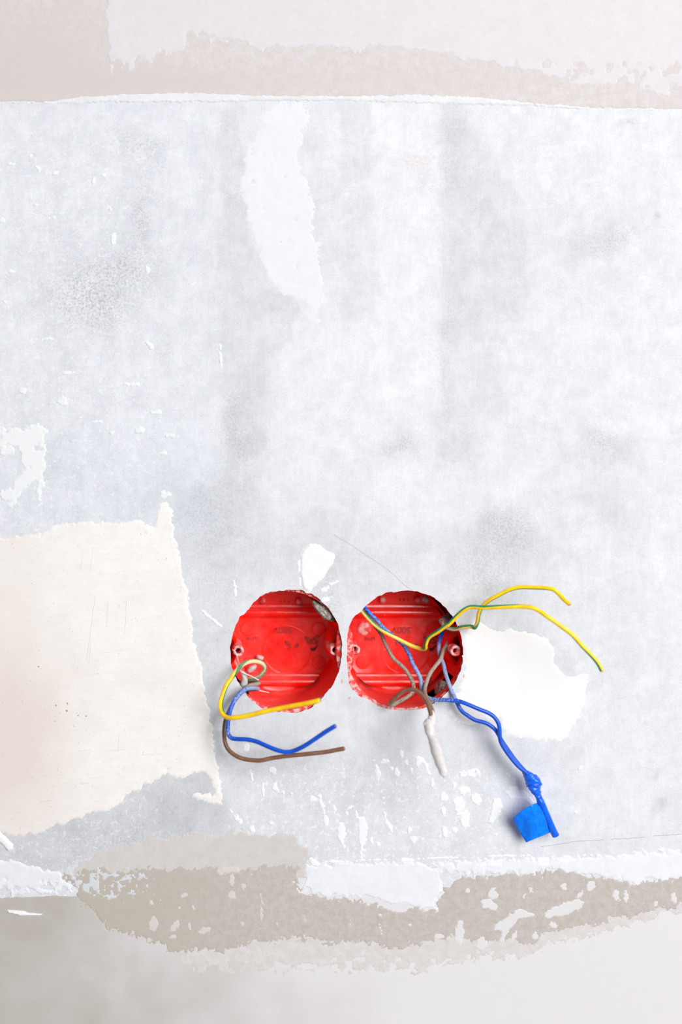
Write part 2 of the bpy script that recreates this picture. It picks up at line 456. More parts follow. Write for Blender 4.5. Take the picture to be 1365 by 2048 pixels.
def wall_fields(X, Y):
    wxo = fbm(X, Y, 70, 41, 4) * 34; wyo = fbm(X, Y, 70, 77, 4) * 34
    x, y = X + wxo, Y + wyo
    x2, y2 = X + fbm(X, Y, 22, 5, 3) * 9, Y + fbm(X, Y, 22, 6, 3) * 9
    t = np.full(X.shape, 0.70)
    def G(cx, cy, rx, ry, amp, rot=0.0, p=2.0):
        nonlocal t
        c, s = math.cos(math.radians(rot)), math.sin(math.radians(rot))
        u = ((x - cx) * c + (y - cy) * s) / rx; v = (-(x - cx) * s + (y - cy) * c) / ry
        t = t + amp * np.exp(-(np.abs(u) ** p + np.abs(v) ** p))
    def SP(poly, soft, amp):
        nonlocal t
        t = t + amp * sstep(-soft, soft, poly_sd(poly, x2, y2))
    t = t + 0.01 * sstep(820, 1250, X + 0.25 * (Y - 1000) * 0 + wxo)            # right side very slightly lighter
    t = t + 0.05 * sstep(460, 380, X) * sstep(200, 240, Y) * sstep(1100, 1040, Y)
    # trowelled white smears and bare streaks in the upper middle
    SP([(540,205),(600,200),(618,230),(608,280),(602,310),(613,370),(626,430),(636,500),(646,560),(649,600),(637,645),(615,640),(590,600),(560,590),(530,540),(505,480),(485,430),(480,380),(492,310),(520,260)], 6, 0.05)
    SP([(540,680),(600,670),(690,640),(760,700),(800,780),(830,850),(760,900),(640,900),(560,840),(540,760)], 26, 0.10)
    SP([(745,210),(880,210),(885,420),(880,700),(888,800),(760,790),(752,500)], 10, 0.10)
    SP([(440,215),(470,215),(485,330),(500,480),(540,560),(600,620),(580,680),(540,720),(540,800),(530,900),(470,940),(455,930),(440,700)], 8, -0.13)
    SP([(612,210),(735,210),(740,500),(655,560),(640,470),(618,360)], 8, -0.03)
    SP([(885,240),(930,240),(1000,330),(1050,450),(1070,560),(1040,640),(930,640),(890,560)], 18, -0.15)
    SP([(885,640),(960,640),(1000,720),(1010,820),(960,880),(900,920),(886,800)], 22, -0.08)
    G(905, 330, 24, 120, -0.06); G(985, 430, 26, 130, -0.08)
    G(500, 800, 34, 90, -0.12); G(480, 880, 30, 50, -0.06)
    G(400, 1000, 120, 60, -0.12); G(420, 1060, 70, 70, -0.10); G(470, 960, 60, 40, -0.08)
    G(200, 540, 140, 110, -0.09); G(275, 420, 40, 110, -0.08); G(120, 950, 200, 90, -0.06)
    G(600, 990, 130, 60, 0.06); G(700, 940, 120, 40, 0.07)
    G(790, 950, 40, 60, 0.14); G(880, 1000, 90, 50, 0.10); G(1020, 960, 120, 40, 0.09)
    G(890, 900, 40, 110, -0.10); G(800, 880, 26, 26, -0.12); G(935, 960, 30, 60, -0.10)
    G(1010, 1060, 60, 40, -0.16); G(1060, 1110, 60, 60, -0.12); G(970, 1130, 70, 70, -0.14)
    G(1215, 905, 60, 40, -0.20); G(1200, 1000, 46, 34, -0.17); G(1240, 1035, 34, 26, -0.15); G(1260, 1095, 26, 26, -0.14)
    G(1190, 480, 60, 46, -0.15); G(1265, 250, 22, 12, -0.2); G(1322, 425, 9, 9, -0.35); G(1320, 1620, 14, 14, -0.25); G(1325, 1555, 8, 10, -0.25)
    G(900, 250, 40, 46, -0.10); G(920, 610, 30, 70, -0.08)
    # greyer tone around and under the boxes
    G(560, 1110, 210, 90, -0.12); G(790, 1120, 160, 70, -0.07)
    G(420, 1330, 40, 160, -0.16)
    G(1130, 1260, 150, 90, -0.05); G(1220, 1280, 60, 110, -0.05)
    G(560, 1500, 160, 90, -0.07); G(760, 1480, 90, 60, -0.05)
    SP([(0,1640),(200,1610),(250,1560),(330,1530),(420,1540),(450,1600),(470,1640),(440,1670),(300,1690),(160,1720),(120,1760),(0,1730),(-200,1720),(-200,1650)], 14, -0.27)
    G(370, 1620, 90, 46, -0.10); G(520, 1660, 110, 40, -0.05)
    G(720, 1600, 160, 80, -0.05); G(560, 1700, 90, 24, -0.08)
    G(1250, 1400, 160, 300, 0.06)
    G(1010, 1500, 120, 40, -0.09)
    # brushed unevenness
    t = t + 0.05 * fbm(X, Y, 130, 11, 4) + 0.05 * fbm(X * 2.2, Y * 0.35, 60, 23, 4) * sstep(150, 300, Y)
    tint = 0.4 + 0.5 * sstep(520, 380, x) * sstep(1120, 1050, Y) + 0.4 * np.exp(-((x - 250) / 200) ** 2 - ((y - 960) / 90) ** 2)
    tint = np.clip(tint, 0, 1)
    sp = np.zeros(X.shape)
    for cx, cy, rx, ry, a in ((275,290,60,30,0.6),(290,420,16,60,0.9),(250,530,60,50,0.7),(150,590,90,60,0.6),(205,600,60,60,0.6),(470,860,30,80,0.6),(430,1040,70,60,0.5),
                              (1215,480,50,30,0.6),(1030,1060,60,50,0.7),(980,1150,60,60,0.6),(800,880,30,20,0.6),(1270,250,20,10,0.6),(1210,890,40,30,0.5),(890,690,20,200,0.4),
                              (880,330,14,90,0.4),(640,1560,200,60,0.25),(560,1700,120,30,0.4),(250,1690,160,40,0.5),(905,250,20,20,0.4),(670,1190,20,60,0.7),(440,1180,60,60,0.3)):
        sp = sp + a * np.exp(-((x - cx) / rx) ** 2 - ((y - cy) / ry) ** 2)
    pore = 0.35 + 0.65 * sstep(560, 380, X)
    fleck = np.clip(0.55 * sstep(420, 250, x) * sstep(220, 300, Y) + 0.8 * sstep(1480, 1560, y) * sstep(1180, 1000, x) * sstep(430, 520, x), 0, 1)
    return np.clip(t, 0.05, 0.93), tint, np.clip(sp, 0, 1), pore, fleck

V, F, PXA, PYA = build_wall()
tone, tint, speck, pore, fleck = wall_fields(PXA, PYA)
wall = mesh_obj('wall_back', V, F, M['wall'], smooth=False, attrs={'tone': tone, 'tint': tint, 'speck': speck, 'pore': pore, 'fleck': fleck})
tag(wall, 'grey cement wall with patches of white and cream plaster around two red boxes', 'wall', kind='structure')

def patch(name, field, bbox, step, t, ramp, mat, warm=None, base=0.04, parent=None):
    """a layer of plaster on the wall: the region where field(px, py) > 0, t mm thick, feathering out to nothing at its edge"""
    x0, y0, x1, y1 = bbox
    xs = np.arange(x0, x1 + step, step); ys = np.arange(y0, y1 + step, step)
    X, Y = np.meshgrid(xs, ys); Fv = field(X, Y)
    ins = Fv > 0
    if not ins.any(): return None
    idx = -np.ones(X.shape, int); idx[ins] = np.arange(ins.sum())
    px, py, fv = list(X[ins]), list(Y[ins]), list(Fv[ins])
    a, b, c, d = ins[:-1, :-1], ins[:-1, 1:], ins[1:, 1:], ins[1:, :-1]
    full = a & b & c & d; mixed = (a | b | c | d) & ~full
    faces = np.stack([idx[1:, :-1][full], idx[1:, 1:][full], idx[:-1, 1:][full], idx[:-1, :-1][full]], 1).tolist()
    cut = {}
    for i, j in zip(*np.nonzero(mixed)):
        co = ((i, j), (i, j + 1), (i + 1, j + 1), (i + 1, j)); poly = []
        for k in range(4):
            p, q = co[k], co[(k + 1) % 4]
            if ins[p]: poly.append(idx[p])
            if ins[p] != ins[q]:
                key = (p, q) if p < q else (q, p)
                if key not in cut:
                    u = Fv[key[0]] / (Fv[key[0]] - Fv[key[1]])
                    cut[key] = len(px)
                    px.append(X[key[0]] * (1 - u) + X[key[1]] * u); py.append(Y[key[0]] * (1 - u) + Y[key[1]] * u); fv.append(0.0)
                poly.append(cut[key])
        if len(poly) >= 3: faces.append(poly[::-1])
    px, py, fv = np.array(px), np.array(py), np.array(fv)
    h = t * sstep(0, ramp, fv) - base + 0.12 * t * fbm(px, py, 26, 3, 3) * sstep(0, ramp, fv)
    Vp = np.stack([(px - W / 2) / S, -h / 1000, ZC - (py - H / 2) / S], 1)
    at = {'warm': np.clip(warm(px, py), 0, 1) if warm else np.zeros(len(px))}
    return mesh_obj(name, Vp, faces, mat, parent or wall, True, at)

def pfield(poly, rag=((30, 5), (8, 3)), seed=1, holes=None, soft=1.0):
    def f(X, Y):
        s = poly_sd(poly, X, Y)
        for k, (size, amp) in enumerate(rag): s = s + fbm(X, Y, size, seed + k * 31, 3) * amp * 2
        if holes:
            size, amp, mask = holes
            s = np.minimum(s, (fbm(X, Y, size, seed + 99, 3) + amp) * 14 + (0 if mask is None else mask(X, Y)))
        return s
    return f

def polypatch(name, poly, step, t, mat, rag=((30, 5), (8, 3)), seed=1, ramp=4, holes=None, warm=None, mar=14, clip=None):
    a = np.array(poly); x0, y0 = a.min(0) - mar; x1, y1 = a.max(0) + mar
    if clip: x0, y0, x1, y1 = max(x0, clip[0]), max(y0, clip[1]), min(x1, clip[2]), min(y1, clip[3])
    return patch(name, pfield(poly, rag, seed, holes), (x0, y0, x1, y1), step, t, ramp, mat, warm)

# upper coat: pinkish plaster, white paint rolled over it, torn edge above the cement
upper_edge = [(0,204),(100,204),(150,197),(250,192),(380,193),(500,195),(680,194),(840,195),(950,200),(1080,210),(1160,216),(1365,220),(1700,222)]
polypatch('upper_plaster', [(-420,-420),(1700,-420)] + upper_edge[::-1] + [(-420,204)], 4, 0.30, M['upper'], ((40, 1.5), (9, 1)), 4, 2,
          warm=lambda x, y: 0.9 * np.exp(-((x - 60) / 190) ** 2 - ((y - 120) / 130) ** 2) + 0.8 * np.exp(-((x - 330) / 260) ** 2 - ((y - 165) / 30) ** 2) + 0.4 * np.exp(-((x - 850) / 300) ** 2 - ((y - 160) / 30) ** 2) + 0.25 * fbm(x, y, 40, 8, 3),
          clip=(-420, -420, 1700, 300))
polypatch('upper_paint', [(213,-420),(213,60),(217,120),(222,162),(228,162),(230,125),(237,125),(240,147),(248,147),(252,125),(255,143),(262,148),(270,130),(278,118),(283,130),(305,130),(315,110),(325,105),
    (335,122),(345,110),(365,108),(370,95),(375,65),(385,68),(395,85),(405,70),(415,75),(420,100),(425,72),(440,80),(455,95),(470,80),(485,85),(505,100),(527,112),(530,95),(660,98),(720,108),(730,92),(840,100),(900,112),
    (980,128),(1080,150),(1130,165),(1180,172),(1260,170),(1300,182),(1340,192),(1352,175),(1365,172),(1700,170),(1700,-420)], 2.5, 0.46, M['upper_paint'], ((24, 4), (7, 3.0), (3.5, 2.0)), 12, 3, clip=(190, -420, 1700, 220), holes=(16, 0.62, lambda X, Y: np.clip((118 - Y) * 0.25, -3, 14)))
polypatch('plaster_lip', [(-420,204),(0,203),(100,203),(150,194),(250,187),(380,184),(500,190),(680,192),(840,188),(950,194),(1080,206),(1160,213),(1365,219),(1500,220),(1500,224),(1365,222),(1150,218),(1060,213),(900,208),(720,203),(620,202),(500,203),(380,206),(230,205),(160,208),(0,207),(-420,207)],
          2, 0.55, M['lip'], ((20, 1.2), (6, 1.6)), 21, 3, clip=(-40, 150, 1420, 250))

# thin trowelled smear down the upper middle
polypatch('plaster_smear', [(545,206),(600,204),(618,230),(608,280),(602,310),(613,370),(626,430),(636,500),(646,560),(649,600),(637,642),(622,640),(612,600),(590,596),(560,590),(535,540),(508,480),(488,430),(482,380),(492,310),(520,255)], 2.5, 0.13, M['thin_smear'], ((26, 6), (8, 4), (4, 3)), 141, 4, holes=(22, 0.62, None))

# lower coats
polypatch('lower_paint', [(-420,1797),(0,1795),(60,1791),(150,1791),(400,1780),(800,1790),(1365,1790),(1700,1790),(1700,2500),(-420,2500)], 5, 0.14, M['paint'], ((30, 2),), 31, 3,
          warm=lambda x, y: 0.85 * sstep(760, 20, x + 240 * fbm(x, y, 210, 5, 4)) + 0.18 * fbm(x, y, 60, 15, 3) * sstep(900, 300, x), clip=(-420, 1740, 1700, 2500))  # light falloff towards the left painted into the colour, edge broken by noise
polypatch('pale_taupe_plaster', [(330,1880),(500,1850),(700,1860),(900,1850),(1100,1840),(1200,1810),(1365,1790),(1480,1790),(1480,1815),(1365,1822),(1250,1858),(1120,1885),(1050,1912),(900,1930),(800,1948),(640,1945),(450,1950),(390,1944),(355,1915)],
          2.5, 0.22, M['taupe_pale'], ((26, 7), (7, 7), (3.5, 4)), 44, 3, holes=(14, 0.55, lambda X, Y: (1915 - Y) * 0.25))
polypatch('grey_taupe_plaster', [(150,1738),(200,1702),(260,1687),(340,1672),(450,1666),(590,1668),(622,1690),(612,1732),(640,1740),(640,1760),(150,1760)], 2.5, 0.18, M['taupe_mid'], ((30, 8), (7, 5), (3.5, 4)), 52, 3)
polypatch('taupe_plaster', [(118,1743),(280,1738),(430,1736),(600,1732),(600,1760),(610,1790),(640,1795),(720,1800),(800,1815),(872,1815),(892,1770),(950,1752),(1050,1746),(1130,1744),(1200,1752),(1270,1765),(1365,1748),(1480,1748),(1480,1812),(1365,1812),
    (1300,1828),(1200,1845),(1100,1865),(1070,1885),(1000,1890),(900,1880),(800,1900),(700,1890),(600,1882),(500,1885),(430,1908),(340,1900),(290,1882),(222,1858),(172,1815),(155,1792)],
          2.5, 0.30, M['taupe'], ((30, 6), (7, 5), (3.5, 4)), 61, 3, warm=lambda x, y: 0.8 * sstep(620, 200, x))
polypatch('bluish_putty', crop([(230,395),(400,388),(560,395),(620,420),(640,470),(560,492),(400,505),(310,480),(250,440)], 0, 1540, 1.95), 2, 0.42, M['mottle'], ((14, 8), (5, 4)), 71, 3, holes=(7, 0.02, lambda X, Y: np.clip((240 - X) * 0.03, -2, 2)))
polypatch('pale_putty', crop([(20,412),(120,402),(250,405),(400,398),(520,425),(505,460),(500,500),(485,570),(430,560),(380,550),(300,545),(250,520),(130,525),(50,510),(10,490),(15,440)], 600, 1500, 1.784), 2.5, 0.44, M['smear'], ((18, 4), (6, 4), (3.5, 3)), 81, 3)
polypatch('pale_putty', crop([(480,402),(700,392),(850,386),(1000,380),(1200,368),(1365,358),(1560,350),(1560,440),(1365,455),(1300,470),(1250,460),(1180,472),(1100,452),(1000,440),(880,432),(760,440),(650,440),(540,445),(500,432)], 600, 1500, 1.784), 2.5, 0.40, M['smear'], ((18, 3), (6, 5), (3.5, 4)), 83, 3, clip=(860, 1670, 1480, 1780))
polypatch('white_putty', crop([(-300,345),(0,350),(50,350),(90,370),(150,375),(190,395),(235,395),(245,430),(290,460),(300,490),(200,487),(100,480),(50,500),(0,500),(-300,500)], 0, 1540, 1.95), 2, 0.48, M['smear'], ((12, 3), (5, 2)), 91, 3,
          holes=(8, 0.30, lambda X, Y: np.clip((1768 - Y) * 0.35, -5.0, 12)), clip=(-150, 1700, 170, 1810))
polypatch('white_putty', crop([(-60,180),(0,235),(20,260),(50,290),(50,310),(35,320),(0,290),(-60,230)], 0, 1540, 1.95), 2, 1.2, M['lime'], ((8, 1.5),), 93, 5)
polypatch('white_putty', crop([(25,543),(60,545),(100,550),(165,562),(150,568),(80,572),(30,558)], 0, 1540, 1.95), 1.5, 1.3, M['lime'], ((8, 1.2),), 95, 4)

# the large patches beside the boxes
polypatch('cream_plaster_patch', crop([(0,260),(120,250),(260,225),(290,190),(440,170),(500,175),(640,180),(750,160),(790,190),(840,200),(850,130),(870,80),(910,65),(935,100),(945,180),(965,280),(990,400),(1005,500),(1030,560),(1040,650),(1050,740),
    (1055,810),(1075,880),(1100,960),(1105,1050),(1130,1130),(1150,1250),(1165,1320),(1180,1450),(1195,1550),(1210,1650),(1222,1740),(1200,1720),(1140,1710),(1050,1680),(1050,1655),(1130,1650),(1180,1670),(1160,1600),(1120,1540),(1060,1545),
    (960,1580),(910,1540),(870,1590),(790,1610),(760,1640),(690,1660),(680,1700),(600,1750),(500,1760),(450,1790),(300,1830),(200,1880),(50,1890),(0,1870),(-1100,1850),(-1100,270)], 0, 980, 2.73), 2.5, 0.42, M['cream'], ((16, 2.5), (6, 2.2), (3.5, 1.8)), 101, 4,
    warm=lambda x, y: 0.95 * np.exp(-((x - 30) / 130) ** 2 - ((y - 1470) / 150) ** 2) + 0.45 * sstep(200, -60, x + 60 * fbm(x, y, 90, 3)) + 0.25 * np.exp(-((x - 330) / 70) ** 2 - ((y - 1370) / 50) ** 2) + 0.2 * fbm(x, y, 50, 5, 3) - 0.5 * np.exp(-((x - 270) / 110) ** 2 - ((y - 1500) / 60) ** 2))
polypatch('white_plaster_patch', crop([(745,325),(760,300),(790,285),(830,310),(870,310),(920,315),(960,325),(990,340),(1003,370),(1000,395),(1020,420),(1040,440),(1070,435),(1100,440),(1095,480),(1085,530),(1060,580),(1040,620),(1000,628),(940,622),(870,610),
    (855,580),(845,560),(800,570),(770,580),(720,570),(707,550),(714,520),(733,480),(747,440),(750,400),(748,360)], 400, 1040, 1.4145), 2.5, 0.32, M['white'], ((16, 2.5), (6, 2.4), (3.5, 2)), 111, 5)
polypatch('white_putty_dab', crop([(270,125),(330,120),(370,130),(420,180),(500,215),(505,245),(490,300),(450,360),(400,430),(360,480),(310,520),(300,545),(280,572),(248,574),(210,540),(195,480),(180,400),(175,300),(180,230),(210,170)], 560, 1060, 4.55), 2, 0.9, M['lime'], ((10, 1.2),), 121, 6)
polypatch('white_putty', crop([(0,690),(60,690),(90,700),(150,680),(185,700),(175,740),(180,800),(170,870),(165,960),(150,1000),(140,950),(140,900),(110,920),(80,950),(60,1000),(30,1000),(60,900),(90,860),(80,800),(60,770),(30,760),(0,770),(-60,760),(-60,690)], 0, 500, 1.95), 2, 0.34, M['white2'], ((12, 3), (5, 3)), 131, 3, holes=(12, 0.5, None))

# drips and flakes traced one by one
def fleck_poly(pts, mat, seed, t=0.45, name='plaster_drip'):
    polypatch(name, pts, 1.5, t, M[mat], ((9, 1.8), (4, 1.6)), seed, 3, mar=6)
k76 = (460, 1490, 2.73)
for i, p in enumerate([
    [(685,350),(705,385),(735,390),(752,440),(745,520),(728,560),(725,640),(712,640),(705,520),(690,400)],
    [(780,70),(800,95),(822,150),(820,195),(805,205),(795,165),(785,110)],
    [(818,240),(848,290),(845,322),(830,300)],
    [(840,330),(858,400),(890,440),(895,470),(880,500),(870,470),(845,420),(838,370)],
    [(1000,55),(1040,60),(1075,90),(1090,130),(1105,165),(1080,165),(1060,130),(1050,95),(1030,125),(1010,120),(1015,85)],
    [(415,608),(440,612),(470,622),(492,648),(480,667),(455,662),(435,640)],
    [(595,415),(625,420),(635,480),(625,540),(635,565),(620,572),(590,510),(580,460)]]):
    fleck_poly(crop(p, *k76), 'lime', 200 + i)
k8 = (600, 1500, 1.784)
for i, p in enumerate([
    [(690,172),(715,168),(726,195),(712,230),(690,265),(672,260),(680,215)],
    [(730,148),(760,130),(800,145),(842,182),(832,200),(790,178),(750,175)]]):
    fleck_poly(crop(p, *k8), 'lime', 220 + i)
for i, p in enumerate([
    [(690,620),(730,595),(780,560),(835,580),(840,597),(780,602),(750,640),(725,690),(710,690),(715,650),(695,640)],
    [(870,580),(905,560),(930,545),(990,530),(1022,540),(1010,562),(960,590),(900,600),(870,606)],
    [(640,535),(670,525),(690,540),(715,555),(700,575),(650,565)]]):
    fleck_poly(crop(p, *k8), 'paint_fleck', 240 + i, 0.52, 'paint_flake')

def fleck(x, y, w, h, rot, mat, seed, t=0.42, name='plaster_fleck'):
    c, s = math.cos(math.radians(rot)), math.sin(math.radians(rot)); a, b = w / 2 + 0.6, h / 2 + 0.6
    R = max(a, b) + 4
    def f(X, Y):
        u = (X - x) * c + (Y - y) * s; v = -(X - x) * s + (Y - y) * c
        return (1 - np.sqrt((u / a) ** 2 + (v / b) ** 2)) * min(a, b) + fbm(X, Y, 9, seed, 4) * min(5.0, 1.0 * min(a, b)) + fbm(X, Y, 4, seed + 7, 2) * min(2.5, 0.7 * min(a, b))
    patch(name, f, (x - R, y - R, x + R, y + R), 1.5, t, 2.2, M[mat])
white_flecks_and_glint = [(643,1605,8,36,-15),(625,1598,16,14,0),(658,1605,6,12,-10),(668,1615,6,18,-10),(651,1646,10,22,0),(742,1682,10,22,-15),(756,1688,5,12,0),(700,1618,10,9,0),(694,1627,5,8,0),
    (795,1545,12,16,0),(804,1508,8,15,-15),(823,1539,7,9,0),(812,1526,6,9,0),(784,1537,6,6,0),(771,1523,14,10,0),(865,1569,6,18,10),(929,1549,22,15,0),(949,1547,28,18,0),(909,1571,9,20,0),(929,1581,28,14,0),
    (887,1594,18,26,0),(918,1611,20,36,0),(930,1637,18,40,0),(953,1598,18,26,-30),(889,1662,9,22,-15),(910,1660,8,12,20),(887,1622,9,15,0),(819,1660,7,9,0),(828,1678,14,12,0),(546,1541,13,14,-30),(551,1576,10,18,-10),
    (526,1578,6,38,3),(503,1549,5,36,-5),(493,1497,16,20,0),(504,1658,9,18,0),(473,1636,6,36,-35),(544,1647,10,8,0),(566,1585,5,7,0),(583,1587,4,6,0),(812,1721,24,8,0),(995,1668,9,6,0),(953,1545,14,10,0),(1160,1536,10,8,-30),
    (1152,1624,6,5,0),(1088,1724,30,18,0),(1132,1721,36,14,0),(992,1727,38,14,0),(967,1730,16,12,0),(1323,1699,12,6,0),(757,1782,30,26,0),(745,1768,10,30,0),(880,1775,14,26,0),(670,1723,60,5,-1),(740,1720,70,4,-1),(880,1716,90,4,-1),(1010,1712,90,4,-1),
    (652,1200,20,10,-20),(668,1166,14,6,-10),(650,1178,20,7,-30),(598,1135,8,30,5),(601,1162,6,14,0),
    (46,782,12,15,0),(123,803,22,18,0),(133,746,34,6,0),(344,872,30,9,8),(277,861,26,12,0),(330,907,20,10,0),(308,825,40,6,-5),(264,769,30,8,0),(223,866,12,8,0),(195,843,20,5,0),(108,345,18,7,-8),(209,350,9,9,0),(186,363,7,10,0),
    (220,420,5,24,-5),(227,477,12,24,0),(72,409,12,6,0),(97,436,26,4,-5),(23,328,16,5,-10),(5,441,12,14,0),(77,336,10,14,-20),(62,312,8,7,0),(295,537,8,16,0),(22,543,10,7,0),(8,604,10,6,0),(441,712,4,54,-3),(95,678,40,4,-3),  # the tall thin one near the end is a painted highlight along a trowel edge
    (330,990,20,14,0),(418,1233,5,60,-50),(300,690,8,24,-40),(470,1180,5,40,-5),(478,1640,8,24,-40),(12,900,30,20,0),(15,990,30,24,0)]
for i, (x, y, w, h, r) in enumerate(white_flecks_and_glint): fleck(x, y, w, h, r, 'lime' if y > 1060 else 'white2', 300 + i)
paint_flecks = [(1183,1772,20,22,0),(1127,1773,14,13,0),(1062,1779,9,16,0),(1048,1791,10,18,20),(987,1788,20,26,0),(936,1780,9,13,-20),(1160,1789,12,20,30),(1233,1791,16,28,0),(1253,1794,10,30,0),(1312,1805,10,14,0),(1348,1797,12,36,0),
    (762,1859,8,28,-10),(880,1873,22,14,0),(920,1864,20,60,0),(964,1887,22,26,0),(1071,1873,15,16,0),(308,1848,18,32,-5),(350,1853,14,26,30),(410,1860,12,30,70),(379,1848,9,26,0),(349,1873,18,9,0),(264,1866,10,13,0),(302,1804,11,10,0),
    (322,1799,8,10,0),(297,1878,9,16,0),(464,1791,14,18,0),(464,1760,14,26,0),(487,1771,8,18,0),(369,1791,20,9,-20),(387,1817,6,16,-20),(359,1817,10,7,0),(485,1848,10,9,0),(523,1832,6,40,0),(554,1848,6,12,0),(523,1796,6,30,-10),(610,1837,8,20,-20),
    (455,1742,46,16,-3),(760,1830,10,8,0),(820,1850,8,8,0),(700,1845,8,14,0),(1110,1850,20,12,0),(1030,1870,12,20,20)]
for i, (x, y, w, h, r) in enumerate(paint_flecks): fleck(x, y, w, h, r, 'paint_fleck2' if x < 640 else 'paint_fleck', 500 + i, 0.4, 'paint_flake')
for i, (x, y, w, h, r) in enumerate([(135,1407,7,6,0),(112,1410,5,7,0),(172,1377,4,8,10),(157,1431,5,4,0),(134,1421,4,4,0),(172,1432,5,4,0),(110,1442,5,4,0),(77,1333,4,4,0),(21,1262,4,4,0),(53,1545,4,4,0),(248,1175,4,4,0)]):
    fleck(x, y, w, h, r, 'pit', 700 + i, 0.62, 'plaster_pit')
fleck(838, 320, 66, 22, -2, 'pink', 800, 0.15, 'paint_trace')

def ribbon(name, pts, w, mat, lift):
    q = np.array(catmull(pts, 6)); V, F = [], []
    n = len(q)
    for i in range(n):
        t = q[min(i + 1, n - 1)] - q[max(i - 1, 0)]; t /= np.linalg.norm(t); nn = np.array([-t[1], t[0]])
        ww = w * (0.55 + 0.45 * math.sin(i * 1.7) ** 2) * (1 if 0 < i < n - 1 else 0.2)
        j = 0.5 * math.sin(i * 2.3)
        for s, dd in ((-1, -0.05), (0, lift), (1, -0.05)):
            p = q[i] + nn * (s * ww / 2 + j); V.append(((p[0] - W / 2) / S, -dd / 1000, ZC - (p[1] - H / 2) / S))
    for i in range(n - 1):
        for s in (0, 1):
            a = i * 3 + s; F.append((a, a + 1, a + 4, a + 3))
    return mesh_obj(name, V, F, M[mat], wall, False)
ribbon('hairline_crack', crop([(490,40),(560,85),(640,130),(720,185),(800,240),(880,290),(960,345),(1030,400),(1080,450),(1150,510),(1215,553)], 560, 1060, 4.55), 1.7, 'crack', 0.10)
for a, b in (((860,345),(990,325)), ((990,325),(1090,320)), ((1110,318),(1235,311)), ((1260,306),(1365,300))):
    ribbon('hairline_crack', crop([a, ((a[0] + b[0]) / 2, (a[1] + b[1]) / 2 + 1), b], *k8), 1.8, 'crack', 0.12)
for a, b, w in (((520,575),(472,935),1.8),((497,820),(484,950),1.8),((590,610),(580,750),1.5),((690,600),(683,790),1.5),((540,890),(615,885),1.5),((490,1572),(575,1568),1.8),((590,1422),(695,1415),1.8),((780,1445),(900,1440),1.6),((782,1425),(780,1448),1.6),
                ((440,1605),(485,1597),1.6),((215,1701),(290,1695),2.2),((650,1340),(646,1425),1.4),((1010,1241),(1055,1236),1.6),((430,1423),(500,1420),1.4),((455,340),(438,440),1.3),((510,310),(490,450),1.3)):
    ribbon('plaster_scratch', crop([a, ((a[0] + b[0]) / 2 + 1, (a[1] + b[1]) / 2), b], 0, 980, 2.73), w, 'scratch', 0.5)

# ------------------------------------------------------------------ the two red boxes
def lathe(c, prof, seg, skip=None):
    """surface of revolution about the box axis; prof = [(radius mm, depth mm)], skip(theta deg, depth) leaves an opening"""
    V, F = [], []
    for r, dep in prof:
        for k in range(seg):
            a = 2 * math.pi * k / seg
            V.append((c.x + r / 1000 * math.cos(a), dep / 1000, c.z + r / 1000 * math.sin(a)))
    for i in range(len(prof) - 1):
        dm = (prof[i][1] + prof[i + 1][1]) / 2
        for k in range(seg):
            if skip and skip((k + 0.5) * 360 / seg, dm, (prof[i][0] + prof[i + 1][0]) / 2): continue
            j = (k + 1) % seg
            F.append((i * seg + k, i * seg + j, (i + 1) * seg + j, (i + 1) * seg + k))
    return V, F

def extrude_x(c, prof, r_in, seg=1):
    """a bar running left-right across the box floor; prof = [(z mm, depth mm)]; ends meet the round wall"""
    V, F = [], []; m = len(prof)
    for s in (-1, 1):
        for z, dep in prof:
            V.append((c.x + s * math.sqrt(max(r_in ** 2 - z * z, 4)) / 1000, dep / 1000, c.z + z / 1000))
    for i in range(m - 1): F.append((i, i + 1, m + i + 1, m + i))
    return V, F

def disc(x, z, r, d0, d1, seg=24, bevel=0.5, hole=0.0):
    """short cylinder facing the room at (x, z) metres, front at depth d0, back at d1 (mm)"""
    prof = ([(hole, d1), (hole, d0)] if hole else [(0.01, d0)]) + [(r - bevel, d0), (r, d0 + bevel), (r, d1)]
    V, F = [], []
    for rr, dd in prof:
        for k in range(seg):
            a = 2 * math.pi * k / seg; V.append((x + rr / 1000 * math.cos(a), dd / 1000, z + rr / 1000 * math.sin(a)))
    for i in range(len(prof) - 1):
        for k in range(seg):
            j = (k + 1) % seg; F.append((i * seg + k, i * seg + j, (i + 1) * seg + j, (i + 1) * seg + k))
    return V, F

def text_mesh(name, body, px, py, depth, height_mm, mat, parent, rot=math.pi):
    cu = bpy.data.curves.new(name, 'FONT'); cu.body = body; cu.size = height_mm / 1000 / 0.7; cu.extrude = 0.0004
    cu.align_x = 'CENTER'; cu.align_y = 'CENTER'
    tmp = bpy.data.objects.new(name, cu); COL.objects.link(tmp)
    dg = bpy.context.evaluated_depsgraph_get()
    me = bpy.data.meshes.new_from_object(tmp.evaluated_get(dg))
    bpy.data.objects.remove(tmp)
    p = P(px, py, -depth)
    c, s = math.cos(rot), math.sin(rot)
    vs_ = [(p.x + v.co.x * c - v.co.y * s, p.y - v.co.z, p.z + v.co.x * s + v.co.y * c) for v in me.vertices]
    fs = [tuple(q.vertices) for q in me.polygons]
    bpy.data.meshes.remove(me)
    return mesh_obj(name, vs_, fs, mat, parent, False)

